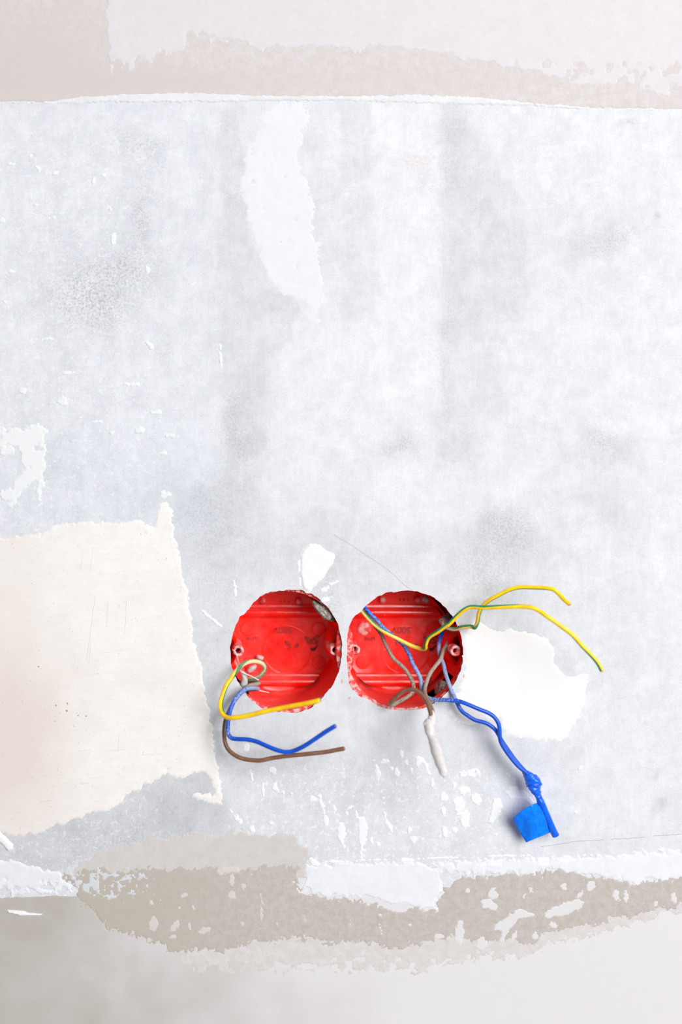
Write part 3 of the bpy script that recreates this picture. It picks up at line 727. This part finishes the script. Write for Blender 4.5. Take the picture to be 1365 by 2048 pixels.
DB = 42.0     # depth of the box floor
def make_box(cpx, cpy, label, openings, posts, knock, text_px, variant):
    c = P(cpx, cpy, 0)
    root = empty('flush_box', (c.x, 0.03, c.z))
    tag(root, label, 'electrical box', 'red flush boxes in the wall')
    def skip(th, dep, r):
        for a0, a1, d0, d1 in openings:
            if r > 30 and d0 < dep < d1 and (a0 <= th <= a1 or a0 <= th - 360 <= a1 or a0 <= th + 360 <= a1): return True
        return False
    R0 = 35.2
    prof = [(R0, 2.6), (R0 - 0.2, 5)] + [(R0 - 0.2 - 1.2 * (d - 5) / 33, d) for d in (8, 11, 14, 17, 20, 23, 26, 29, 32, 35, 38)] + [(33.2, 40), (32.2, 41.5), (30.5, DB), (20, DB), (10, DB), (0.05, DB)]
    V, F = lathe(c, prof, 96, skip)
    n0 = len(V)
    V2, F2 = lathe(c, [(37.2, 2.6), (36.6, 30), (36, 44), (20, 44.5), (0.05, 44.5)], 96, lambda th, dep, r: skip(th, dep if dep > 20 else 10, r) and dep < 40)
    shell = mesh_obj('shell', V + V2, F + [tuple(n0 + i for i in f) for f in F2], M['red'], root)
    rim = mesh_obj('rim', *lathe(c, [(R0 - 0.05, 2.7), (R0 + 0.05, 2.2), (R0 + 0.3, 2.0), (40.5, 2.25), (41.0, 2.6), (41.0, 4.0)], 96), M['rim'], root)
    # two moulded bars across the floor
    for yc, up in ((1223, 1), (1361, -1)):
        z = (P(cpx, yc, -DB + 3).z - c.z) * 1000
        pr = [(z + 4.4, DB), (z + 4.2, DB - 0.9), (z + 3.9, DB - 1.2), (z + 2.4, DB - 1.3)] + [(z - 0.9 + 3.2 * math.cos(a), DB - 1.3 - 3.4 * math.sin(a)) for a in [math.pi * k / 14 for k in range(15)]] + [(z - 4.2, DB)]
        mesh_obj('moulded_bar', *extrude_x(c, pr, 32.4), M['red'], root, True)
    for x, y in knock:
        p = P(x, y, -DB + 1)
        kn = mesh_obj('knockout_disc', *disc(p.x, p.z, 4.3, DB - 0.9, DB + 0.2), M['post' if variant and x < 740 and y < 1300 else 'red'], root, False)
    for x, y, side in posts:
        p = P(x, y, -5)
        # pillar that carries the post
        V, F = [], []; seg = 20
        for dd, rr in ((13.0, 6.0), (14.0, 8.0), (DB, 9.0)):
            for k in range(seg + 1):
                a = math.pi * k / seg + (math.pi / 2 if side > 0 else -math.pi / 2)
                V.append((c.x + side * 0.0348 + rr / 1000 * 0.85 * math.cos(a), dd / 1000, p.z + rr * 1.35 / 1000 * math.sin(a)))
        m = seg + 1
        for r in range(2):
            for k in range(seg): F.append((r * m + k, r * m + k + 1, (r + 1) * m + k + 1, (r + 1) * m + k))
        F.append(tuple(range(m)))
        pillar = mesh_obj('post_pillar', V, F, M['red'], root)
        mesh_obj('screw_post', *disc(p.x, p.z, 3.35, 4.5, 34, 28, 0.5, 1.75), M['post'], pillar)
    # pins on the upper step of the floor
    for dx in (-45, 25):
        p = P(cpx + dx, cpy - 99, -DB + 3)
        mesh_obj('pin', *disc(p.x, p.z, 2.0, DB - 3.5, DB + 0.2, 18, 0.9), M['post'], root)
    for dx in (-10, -2, 6):
        p = P(cpx + dx, cpy - 99, -DB + 1)
        mesh_obj('moulded_dot', *disc(p.x, p.z, 0.5, DB - 0.6, DB + 0.2, 10, 0.2), M['mark'], root)
    # raised ring in the middle of the floor
    p = P(text_px[0] + 8, 1300, -DB)
    V, F = [], []; seg = 64
    for rr, dd in ((14.4, DB), (14.7, DB - 0.4), (15.2, DB - 0.4), (15.5, DB)):
        for k in range(seg):
            a = 2 * math.pi * k / seg; V.append((p.x + rr / 1000 * math.cos(a), dd / 1000, p.z + rr / 1000 * math.sin(a)))
    for i in range(3):
        for k in range(seg): j = (k + 1) % seg; F.append((i * seg + k, i * seg + j, (i + 1) * seg + j, (i + 1) * seg + k))
    mesh_obj('raised_ring', V, F, M['red'], root)
    text_mesh('moulded_lettering', '500V', text_px[0], text_px[1], DB, 4.0, M['mark'], root)
    # trade marks moulded at the right: drawn as strokes in photograph pixels
    def strokes(name, lines, w):
        V, F = [], []
        for (x1, y1), (x2, y2) in lines:
            a, b = np.array([x1, y1], float), np.array([x2, y2], float); t = (b - a) / np.linalg.norm(b - a); nn = np.array([-t[1], t[0]]) * w / 2
            k = len(V)
            for dd in (DB - 0.45, DB + 0.1):
                for q in (a + nn, b + nn, b - nn, a - nn):
                    v = P(q[0] + text_px[0] - 566, q[1], -dd); V.append((v.x, dd / 1000, v.z))
            F += [(k, k + 1, k + 2, k + 3)] + [(k + i, k + (i + 1) % 4, k + 4 + (i + 1) % 4, k + 4 + i) for i in range(4)]
        mesh_obj(name, V, F, M['mark'], root, False)
    strokes('moulded_emblem', [((611,1274),(616,1286)),((616,1286),(636,1286)),((611,1274),(618,1276)),((618,1276),(622,1283)),((622,1283),(628,1277)),((628,1277),(636,1284)),((628,1274),(640,1274))], 3)
    strokes('moulded_emblem', [((621,1296),(627,1302)),((627,1302),(636,1290)),((623,1299),(631,1296))], 4)
    strokes('moulded_lettering', [((556,1284),(556,1291)),((570,1283),(577,1284)),((570,1283),(576,1291)),((576,1291),(580,1285)),((582,1288),(578,1300)),((591,1291),(597,1288)),((591,1291),(594,1296)),((597,1288),(596,1294))], 2.4)
    strokes('moulded_lettering', [((494,1275),(494,1281)),((494,1275),(498,1275)),((498,1275),(498,1281)),((502,1276),(503,1281)),((507,1275),(507,1281)),((507,1275),(512,1275)),((512,1275),(513,1281))], 1.8)
    return root

box_l = make_box(572, 1302, 'red plastic flush box nearer the cream plaster patch, three wires hanging out', [(28, 74, 4, 21), (203, 232, 9, 27)],
                 [(477, 1302, -1), (670.5, 1300, 1)], [(495, 1258), (638, 1258), (638, 1325), (500, 1327)], (566, 1260), 0)
box_r = make_box(811, 1299, 'red plastic flush box beside the white plaster patch, crossed by many wires', [(22, 56, 8, 33), (-64, -30, 9, 34), (125, 150, 4, 20)],
                 [(710, 1299, -1), (912, 1302, 1)], [(729, 1257), (870, 1257), (870, 1325), (726, 1325)], (803, 1260), 1)

def lump(name, cpx, cpy, d, rx, ry, rz, rot, label, seed, mat='cement', cat='cement lump'):
    c = P(cpx, cpy, d)
    V, F = [], []; nu, nv = 26, 15
    rng = np.random.RandomState(seed)
    cr, sr = math.cos(math.radians(rot)), math.sin(math.radians(rot))
    for j in range(nv + 1):
        ph = math.pi * j / nv
        for i in range(nu):
            th = 2 * math.pi * i / nu
            q = np.array([math.sin(ph) * math.cos(th), math.cos(ph), math.sin(ph) * math.sin(th)])
            k = 1 + 0.30 * float(fbm(np.array([q[0] * 9 + q[1] * 5]), np.array([q[2] * 9 - q[1] * 6]), 4, seed, 4)[0])
            u, w, v = q[0] * rx * k, q[1] * ry * k, q[2] * rz * k
            V.append((c.x + (u * cr - v * sr) / 1000, c.y + w / 1000, c.z + (u * sr + v * cr) / 1000))
    for j in range(nv):
        for i in range(nu):
            a, b = j * nu + i, j * nu + (i + 1) % nu; F.append((a, b, b + nu, a + nu))
    o = mesh_obj(name, V, F, M[mat], None)
    return tag(o, label, cat)
lump('cement_lump', 646, 1221, -9, 9.0, 7, 3.4, -43, 'long grey cement lump in the upper corner of the box nearer the cream patch', 3)
lump('cement_lump', 886, 1381, -16, 4.6, 8, 6.0, 20, 'pale grey cement lump low in the box beside the white patch', 6)
lump('cement_lump', 851, 1198, -24, 2.6, 5, 2.2, -20, 'small cement crumb under the top rim of the box with many wires', 8)

lump('plaster_crumb', 503, 1337, -37, 3.6, 3, 1.7, 35, 'white plaster crumb on the box floor seen through the yellow wire loop', 12, 'sheath', 'plaster crumb')
lump('plaster_crumb', 520, 1315, -38, 2.4, 2.5, 1.5, -10, 'pinkish white plaster crumb on the box floor just above the yellow loop', 13, 'sheath', 'plaster crumb')
lump('plaster_crumb', 545, 1405, -26, 3.4, 3, 1.5, 15, 'white plaster crumb on the lower inside of the box above the yellow wire end', 14, 'sheath', 'plaster crumb')
# red scuffs rubbed onto the wall around the openings
for i, (x, y, w, h, r) in enumerate([(685,1347,4,12,0),(684,1364,3,7,10),(933,1330,3,16,8),(930,1350,3,10,15),(912,1399,16,3,-28),(924,1378,4,9,30),(688,1330,3,6,0),(700,1396,5,4,0)]):
    fleck(x, y, w, h, r, 'scuff', 900 + i, 0.10, 'red_scuff')

# ------------------------------------------------------------------ wires
def frames(q):
    """camera-referenced frame: v points to the room, u to the side"""
    n = len(q); out = []
    pv = None
    for i in range(n):
        t = q[min(i + 1, n - 1)] - q[max(i - 1, 0)]; t = t / (np.linalg.norm(t) + 1e-12)
        v = np.array([0, -1.0, 0]); v = v - t * v.dot(t)
        L = np.linalg.norm(v)
        if L < 0.25 and pv is not None: v = pv - t * pv.dot(t); L = np.linalg.norm(v)
        v = v / (L + 1e-9)
        if pv is not None:
            v = v * 0.5 + (pv - t * pv.dot(t)) * 0.5; v = v / np.linalg.norm(v)
        pv = v
        out.append((t, v, np.cross(t, v)))
    return out

def resample(pts, per=8):
    q = np.array(catmull([list(P(x, y, d)) for x, y, d in pts], per))
    return q

def sweep(q, rad, seg=14, a0=0.0, a1=360.0, ang=None, caps=True, shape=None):
    """tube or strip along q; rad scalar or per-point (metres)"""
    fr = frames(q); n = len(q); V, F = [], []
    full = abs(a1 - a0) >= 360
    m = seg if full else seg + 1
    for i in range(n):
        t, v, u = fr[i]; r = rad[i] if hasattr(rad, '__len__') else rad
        for k in range(m):
            a = math.radians(a0 + (a1 - a0) * k / seg + (ang[i] if ang is not None else 0))
            rr = r * (shape(i, a) if shape else 1)
            V.append(q[i] + rr * (math.cos(a) * v + math.sin(a) * u))
    for i in range(n - 1):
        for k in range(m if full else m - 1):
            j = (k + 1) % m; F.append((i * m + k, i * m + j, (i + 1) * m + j, (i + 1) * m + k))
    if caps and full: F.append(tuple(range(m))[::-1]); F.append(tuple((n - 1) * m + k for k in range(m)))
    return V, F

def dust_of(q, prof, n_ctrl, per=8):
    if prof is None:
        d = -q[:, 1] * 1000
        return np.clip(0.72 - d * 0.035, 0.12, 0.72)
    return np.interp(np.arange(len(q)) / per, [p[0] for p in prof], [p[1] for p in prof])

def wire(name, pts, dia, mat, label, dust=None, stripe=None, tip=True, group=None, start_tip=False):
    q = resample(pts); r = dia / 2000
    root = empty(name, q[0])
    tag(root, label, 'wire', group)
    du = dust_of(q, dust, len(pts))
    V, F = sweep(q, r, 14)
    mesh_obj('insulation', V, F, M[mat], root, True, {'dust': np.repeat(du, 14)})
    if stripe:
        ang = np.interp(np.arange(len(q)) / 8, [s[0] for s in stripe], [s[1] for s in stripe])
        V, F = sweep(q, r * 1.035, 8, -52, 52, ang, False)
        mesh_obj('green_stripe', V, F, M['green'], root, True, {'dust': np.repeat(np.clip(du - 0.06, 0, 1), 9)})
    if tip:
        t = q[-1] - q[-2]; t = t / np.linalg.norm(t)
        e = np.array([q[-1] - t * 0.001, q[-1] + t * 0.0002, q[-1] + t * 0.0005])
        V, F = sweep(e, [r * 0.55, r * 0.55, r * 0.5], 12)
        mesh_obj('copper_core', V, F, M['copper'], root)
    return root

# three wires of the box nearer the cream patch
wire('earth_wire', [(478,1372,-20),(488,1362,-16),(497,1359,-12),(508,1358,-9),(522,1350,-6),(530,1337,-3),(525.5,1327.5,0),(514.5,1323,2),(501,1323,4),(486,1329,7),(473,1342,10),(462,1357,13),(453,1371,15),(445,1392,18),(441,1410,21),(444,1425,25),(453,1434,28),(468,1435.5,31),(497,1431,34),(530,1423,38),(574,1414,43),(607,1408,47),(640,1401,51)],
     2.65, 'yellow', 'yellow and green striped wire looping out and lying across the rim beside the cream patch',
     dust=[(0,0.55),(5,0.52),(7,0.50),(9,0.54),(10.5,0.38),(12,0.2),(16,0.15),(22,0.1)], stripe=[(0,-20),(3,20),(5,85),(6,110),(8,120),(11,-105),(13,-80),(15,-95),(16,-130),(22,-150)])
wire('neutral_wire', [(478,1384,-24),(500,1379,-14),(516,1378,-6),(510,1376,0),(503.5,1376,4),(492.5,1378,8),(481.5,1386,11),(470.5,1399,13),(462,1416.5,15),(458.5,1432,16),(456,1449.5,17),(456,1465,18),(462,1475,19.5),(473,1478,21),(495,1479,23),(514.5,1483.5,25),(534,1492,27),(554,1500,29),(571.6,1504,31),(587,1502,32),(607,1493,34),(629,1479,36),(651,1464,38),(671.6,1451.6,40)],
     2.55, 'blue', 'blue wire curving down from the box nearer the cream patch, free end pointing up', dust=[(0,0.7),(3,0.7),(5,0.5),(7,0.4),(9,0.28),(11,0.4),(13,0.25),(15,0.1),(23,0.08)])
wire('live_wire', [(474,1374,-26),(500,1366,-16),(518,1366,-9),(509,1369,-4),(500,1371,0),(487,1381,3),(472,1398,6),(461,1417,8),(453,1436,10),(449.7,1450,11),(448.6,1467,12),(451,1487,13.5),(459.6,1502,15),(475,1513,17),(492.5,1518.7,18),(519,1521,20),(543,1516.5,21),(574,1512,22),(618,1507.7,24),(651,1504,25),(673,1500,26),(689,1497,27)],
     2.5, 'brown', 'brown wire, lowest of the three hanging by the cream patch, bare copper tip', dust=[(0,0.65),(4,0.65),(5.5,0.5),(8,0.3),(12,0.15),(21,0.2)])

# wires of the box beside the white patch
wire('earth_wire', [(706,1206,-14),(716,1213,-9),(724,1222,-5),(739.5,1240,-4),(756,1254.6,-4),(772,1265,-4),(795,1277,-4),(819.5,1289.5,-3),(838,1296.5,-2),(847,1298.5,0),(851.5,1296,3),(852,1289,6),(858.5,1275,9),(877,1263,13),(893,1251.5,16),(899,1248,17),(919,1228,20),(934,1217,22),(945.5,1214,23),(969,1215,26),(998,1214,29),(1030.5,1213,32),(1060,1214.5,34),(1077,1220.6,35),(1098,1235,37),(1121,1251,38),(1145,1269,39),(1165,1291,40),(1186,1313,41),(1197.5,1327.5,41),(1205,1342,42)],
     2.45, 'yellow', 'long yellow and green striped wire arching right over the white patch, end pointing down',
     dust=[(0,0.42),(3,0.40),(5,0.42),(8,0.38),(10,0.25),(14,0.25),(17,0.15),(24,0.1),(30,0.2)], stripe=[(0,-60),(2,-70),(4,-60),(6,-110),(8,-150),(9,-100),(11,-75),(14,-75),(17,-80),(19,-60),(21,-95),(22.5,-170),(25,-200),(26.5,-255),(28,-290),(30,-300)])
wire('earth_wire', [(905,1226,-34),(894,1235,-22),(886,1243,-14),(888,1251,-8),(896,1256,-4),(910,1258.5,0),(925,1254.5,4),(942,1253,7),(949,1255.5,9),(952,1253,10),(955.8,1242.6,11),(959,1225,13),(966,1212,14),(977.7,1201.5,16),(998,1190,19),(1018.8,1179.6,21),(1039,1174.6,23),(1062.7,1174.6,25),(1089,1175.7,28),(1106.7,1178.5,30),(1118,1187,31),(1128.6,1198.6,33),(1140,1209,35)],
     2.35, 'yellow', 'shorter yellow and green striped wire with a sharp kink, uppermost on the right',
     dust=[(0,0.8),(4,0.6),(6,0.42),(9,0.38),(12,0.36),(14,0.3),(17,0.12),(22,0.1)], stripe=[(0,-60),(4,-70),(7,-60),(9,10),(10,70),(12,80),(15,85),(18,80),(20,150),(22,170)])
wire('neutral_wire', [(714,1200,-18),(722,1207,-13),(731,1216,-9),(743.6,1230,-8),(756,1242,-8),(768,1256,-9),(793,1277,-10),(807,1289.5,-10),(817.4,1306,-9),(825.6,1326,-8),(836,1345,-7),(842,1359,-6),(843.5,1373,-4),(848,1388,-1),(858.5,1396.5,2),(877,1399.5,5),(897.4,1400.5,8),(920,1403,10),(938,1409.5,11.5),(958,1418,12.5),(977.6,1426,13),(990,1435,13.5),(998,1448,14),(1000,1462,14),(1000.5,1475,14),(1004.5,1488.5,14),(1017,1508,14),(1035,1530,14),(1052,1545,14),(1062,1556,14),(1072,1580,13.5),(1082,1605,12.5)],
     2.45, 'blue', 'blue wire from the upper left rim, upper of the pair joined by blue tape', dust=[(0,0.35),(2,0.35),(5,0.45),(8,0.42),(10,0.50),(12,0.56),(14,0.5),(16,0.4),(18,0.2),(21,0.08),(31,0.05)], tip=False)
wire('neutral_wire', [(902,1232,-36),(892,1250,-28),(885,1265,-22),(880,1281,-19),(878,1298,-17),(881,1312,-14),(887,1328,-10),(891,1345,-6),(897.4,1365,-1),(905.6,1386,2),(912,1399,4.5),(922.6,1420,7),(936,1431,8.5),(951,1440,9.5),(971,1445.6,10.5),(984,1453,11),(994,1463,11),(1004,1481,11.2),(1014,1496,11.3),(1028,1516,11.3),(1043,1534,11.3),(1058,1550,11.0),(1066,1562,10.6),(1074,1582,10.2)],
     2.45, 'blue', 'blue wire down the dark right side, lower of the pair joined by blue tape', dust=[(0,0.1),(2,0.1),(3,0.35),(4,0.55),(6,0.5),(8,0.6),(9.5,0.5),(11,0.3),(13,0.3),(15,0.06),(23,0.05)], tip=False)
wire('live_wire', [(734,1222,-24),(744,1240,-19),(752,1254,-17),(762,1267,-16),(770,1285,-15),(778.5,1302,-14),(788.7,1318,-13),(805,1332.6,-11),(815.4,1345,-10),(823.6,1359,-8),(827.5,1373,-6),(826,1384,-3),(816,1393,0),(800,1402,4),(786,1409.5,7),(780.5,1409,10),(783,1404,13),(791,1395.5,15),(805,1384,18),(819.5,1379,20),(832,1380.5,22),(844,1389,24),(853,1402,26),(859,1416,28),(863,1432,30),(864,1445,31)],
     2.45, 'brown', 'dusty brown wire crossing the box, arched over the lower rim into the white tape', dust=[(0,0.3),(3,0.42),(6,0.50),(10,0.46),(14,0.52),(15.5,0.38),(18,0.32),(25,0.24)], tip=False)
wire('live_wire', [(908,1236,-36),(902,1255,-28),(899,1271,-22),(897.4,1283,-18),(887,1302,-13),(882,1318,-10),(870.8,1332.6,-8),(860.5,1347,-6),(854,1363,-4),(850,1380,1),(853,1394,8),(860,1408,16),(865,1420,22),(867,1432,27),(866,1446,29)],
     2.45, 'brown', 'pale dusty brown wire at the right of the box, bending down to the white tape', dust=[(0,0.4),(3,0.50),(8,0.56),(10,0.48),(14,0.4)], tip=False)

# white fibres and sheath stubs at the cable entry
def thread(pts, dia, label):
    q = resample(pts, 6); V, F = sweep(q, np.linspace(dia, dia * 0.75, len(q)) / 2000, 8)
    o = mesh_obj('cable_fibre', V, F, M['thread'], None); tag(o, label, 'fibre', 'white fibres at the cable entry')
thread([(465,1300,-3),(468,1301,-2),(473,1308,-2),(477.5,1324,-3),(481,1338,-4),(484,1352,-6)], 0.6, 'thin white fibre hanging from the screw post above the yellow loop')
thread([(482,1343,2),(486,1345.5,3),(502,1352,4),(518,1360.5,5)], 0.9, 'white fibre sticking out to the right inside the yellow wire loop')
thread([(511,1379,-8),(517,1380.5,-8),(528,1383,-9),(538.5,1385,-10)], 0.65, 'thin white fibre lying beyond the end of the blue wire stub in the box')
def sheath(pts, rads, label):
    q = resample(pts, 6); n = len(q); r = np.interp(np.linspace(0, 1, n), np.linspace(0, 1, len(rads)), rads) / 1000
    V, F = sweep(q, r, 14, shape=lambda i, a: 1 + 0.08 * math.sin(3 * a + i * 0.7))
    o = mesh_obj('cable_sheath', V, F, M['sheath'], None); tag(o, label, 'cable sheath')
sheath([(470,1385,-22),(480,1378,-10),(487,1370,-2),(490,1360,0),(487,1347,1),(484,1342,1)], (2.4, 2.2, 2.0, 1.9, 1.3, 0.4), 'torn whitish cable sheath beneath the yellow wire loop')
sheath([(912,1226,-36),(899,1234,-26),(890,1240,-19),(884,1243,-15)], (3.2, 2.8, 2.4, 1.8), 'grey dusty cable sheath end in the dark upper right of the box')

# ------------------------------------------------------------------ tapes
def tube_thing(pts, rads, per, seg, shape):
    q = resample(pts, per); n = len(q)
    r = np.array(catmull([[v] for v in rads], per))[:, 0] / 1000
    return q, sweep(q, r, seg, shape=shape)

pts = [(863,1424,26.5),(864.5,1432,29),(863,1444,31),(859,1449,32),(861,1462,34),(863.5,1474,36),(868,1484,38),(872,1496,41),(877,1513,45),(881.5,1527,48),(886,1540,51),(889,1549,53),(890,1551,54)]
rad = [1.7, 1.9, 2.7, 3.1, 2.9, 2.2, 2.7, 3.1, 3.0, 2.7, 2.4, 1.9, 0.6]
q, (V, F) = tube_thing(pts, rad, 8, 22, lambda i, a: 1 + 0.05 * math.sin(2 * a + i * 0.5) + 0.045 * ((i * 0.16 + a / (2 * math.pi)) % 1.0))
root = empty('white_tape_wrap', q[0]); tag(root, 'white tape wound around the brown wire ends, hanging below the rim', 'tape')
mesh_obj('tape_winding', V, F, M['white_tape'], root)
q = resample([(858,1446,33),(852,1447,33),(847,1449,33)], 5); V, F = sweep(q, np.linspace(1.6, 0.7, len(q)) / 1000, 12)
mesh_obj('tape_end', V, F, M['sheath'], root)

pts = [(1049,1543,12.8),(1056,1550,12.8),(1063,1558,12.8),(1068.5,1567,12.8),(1071,1576,13),(1075,1586,13),(1079,1596,13),(1083.5,1607,13)]
rad = [1.6, 2.7, 3.5, 4.0, 3.4, 2.4, 2.1, 2.3]
q, (V, F) = tube_thing(pts, rad, 10, 26, lambda i, a: 1 + 0.13 * math.cos(2 * a + i * 0.10) + 0.06 * math.sin(5 * a + i * 0.42) + 0.05 * math.sin(i * 0.8 + a))
root = empty('blue_tape_wrap', q[0]); tag(root, 'shiny blue tape twisted around two blue wire ends with a square tail', 'tape')
mesh_obj('twisted_winding', V, F, M['blue_tape'], root)
pts = [(1081,1601,12.5),(1086,1613,11.5),(1092,1627,10.5),(1099,1643,9.5),(1106,1659,9),(1112,1671,8.5)]
q, (V, F) = tube_thing(pts, [2.2, 2.3, 2.25, 2.2, 2.2, 2.2], 8, 20, lambda i, a: 1 + 0.05 * math.cos(2 * a + 0.6))
mesh_obj('tape_sleeve', V, F, M['blue_tape'], root)
# the flat tail of the tape: a bent sheet with thickness
nu, nv = 22, 22; V = []
A, B, C, E = (1080, 1604), (1026.5, 1637), (1053, 1685), (1106, 1663)     # top at sleeve, outer top, outer bottom, bottom at sleeve
for side in (0, 1):
    for j in range(nv + 1):
        for i in range(nu + 1):
            u, v = i / nu, j / nv
            x = (A[0] * (1 - u) + B[0] * u) * (1 - v) + (E[0] * (1 - u) + C[0] * u) * v
            y = (A[1] * (1 - u) + B[1] * u) * (1 - v) + (E[1] * (1 - u) + C[1] * u) * v
            y -= 5.0 * math.sin(math.pi * u) * (1 - v) ** 2
            x -= 1.2 * math.sin(math.pi * v) * u
            d = 12.5 - 3.5 * v + 2.6 * math.sin(u * math.pi * 0.9) + 1.0 * math.sin(v * 4 + u * 3) - 2.5 * u * u + 0.5 * math.sin(9 * u - 5 * v) * u + 0.9 * math.exp(-((u - 0.55) / 0.22) ** 2 - ((v - 0.5) / 0.3) ** 2) + 0.35 * math.exp(-((u - 0.3 - 0.15 * v) / 0.05) ** 2)
            V.append(P(x, y, d - 0.16 * side))
m = (nu + 1) * (nv + 1); F = []
for j in range(nv):
    for i in range(nu):
        a = j * (nu + 1) + i
        F.append((a, a + 1, a + nu + 2, a + nu + 1)); F.append((m + a, m + a + nu + 1, m + a + nu + 2, m + a + 1))
ring = [i for i in range(nu + 1)] + [(j + 1) * (nu + 1) + nu for j in range(nv)] + [nv * (nu + 1) + i for i in range(nu - 1, -1, -1)] + [j * (nu + 1) for j in range(nv - 1, 0, -1)]
for k in range(len(ring)):
    a, b = ring[k], ring[(k + 1) % len(ring)]; F.append((a, m + a, m + b, b))
mesh_obj('tape_tail', V, F, M['blue_flag'], root)
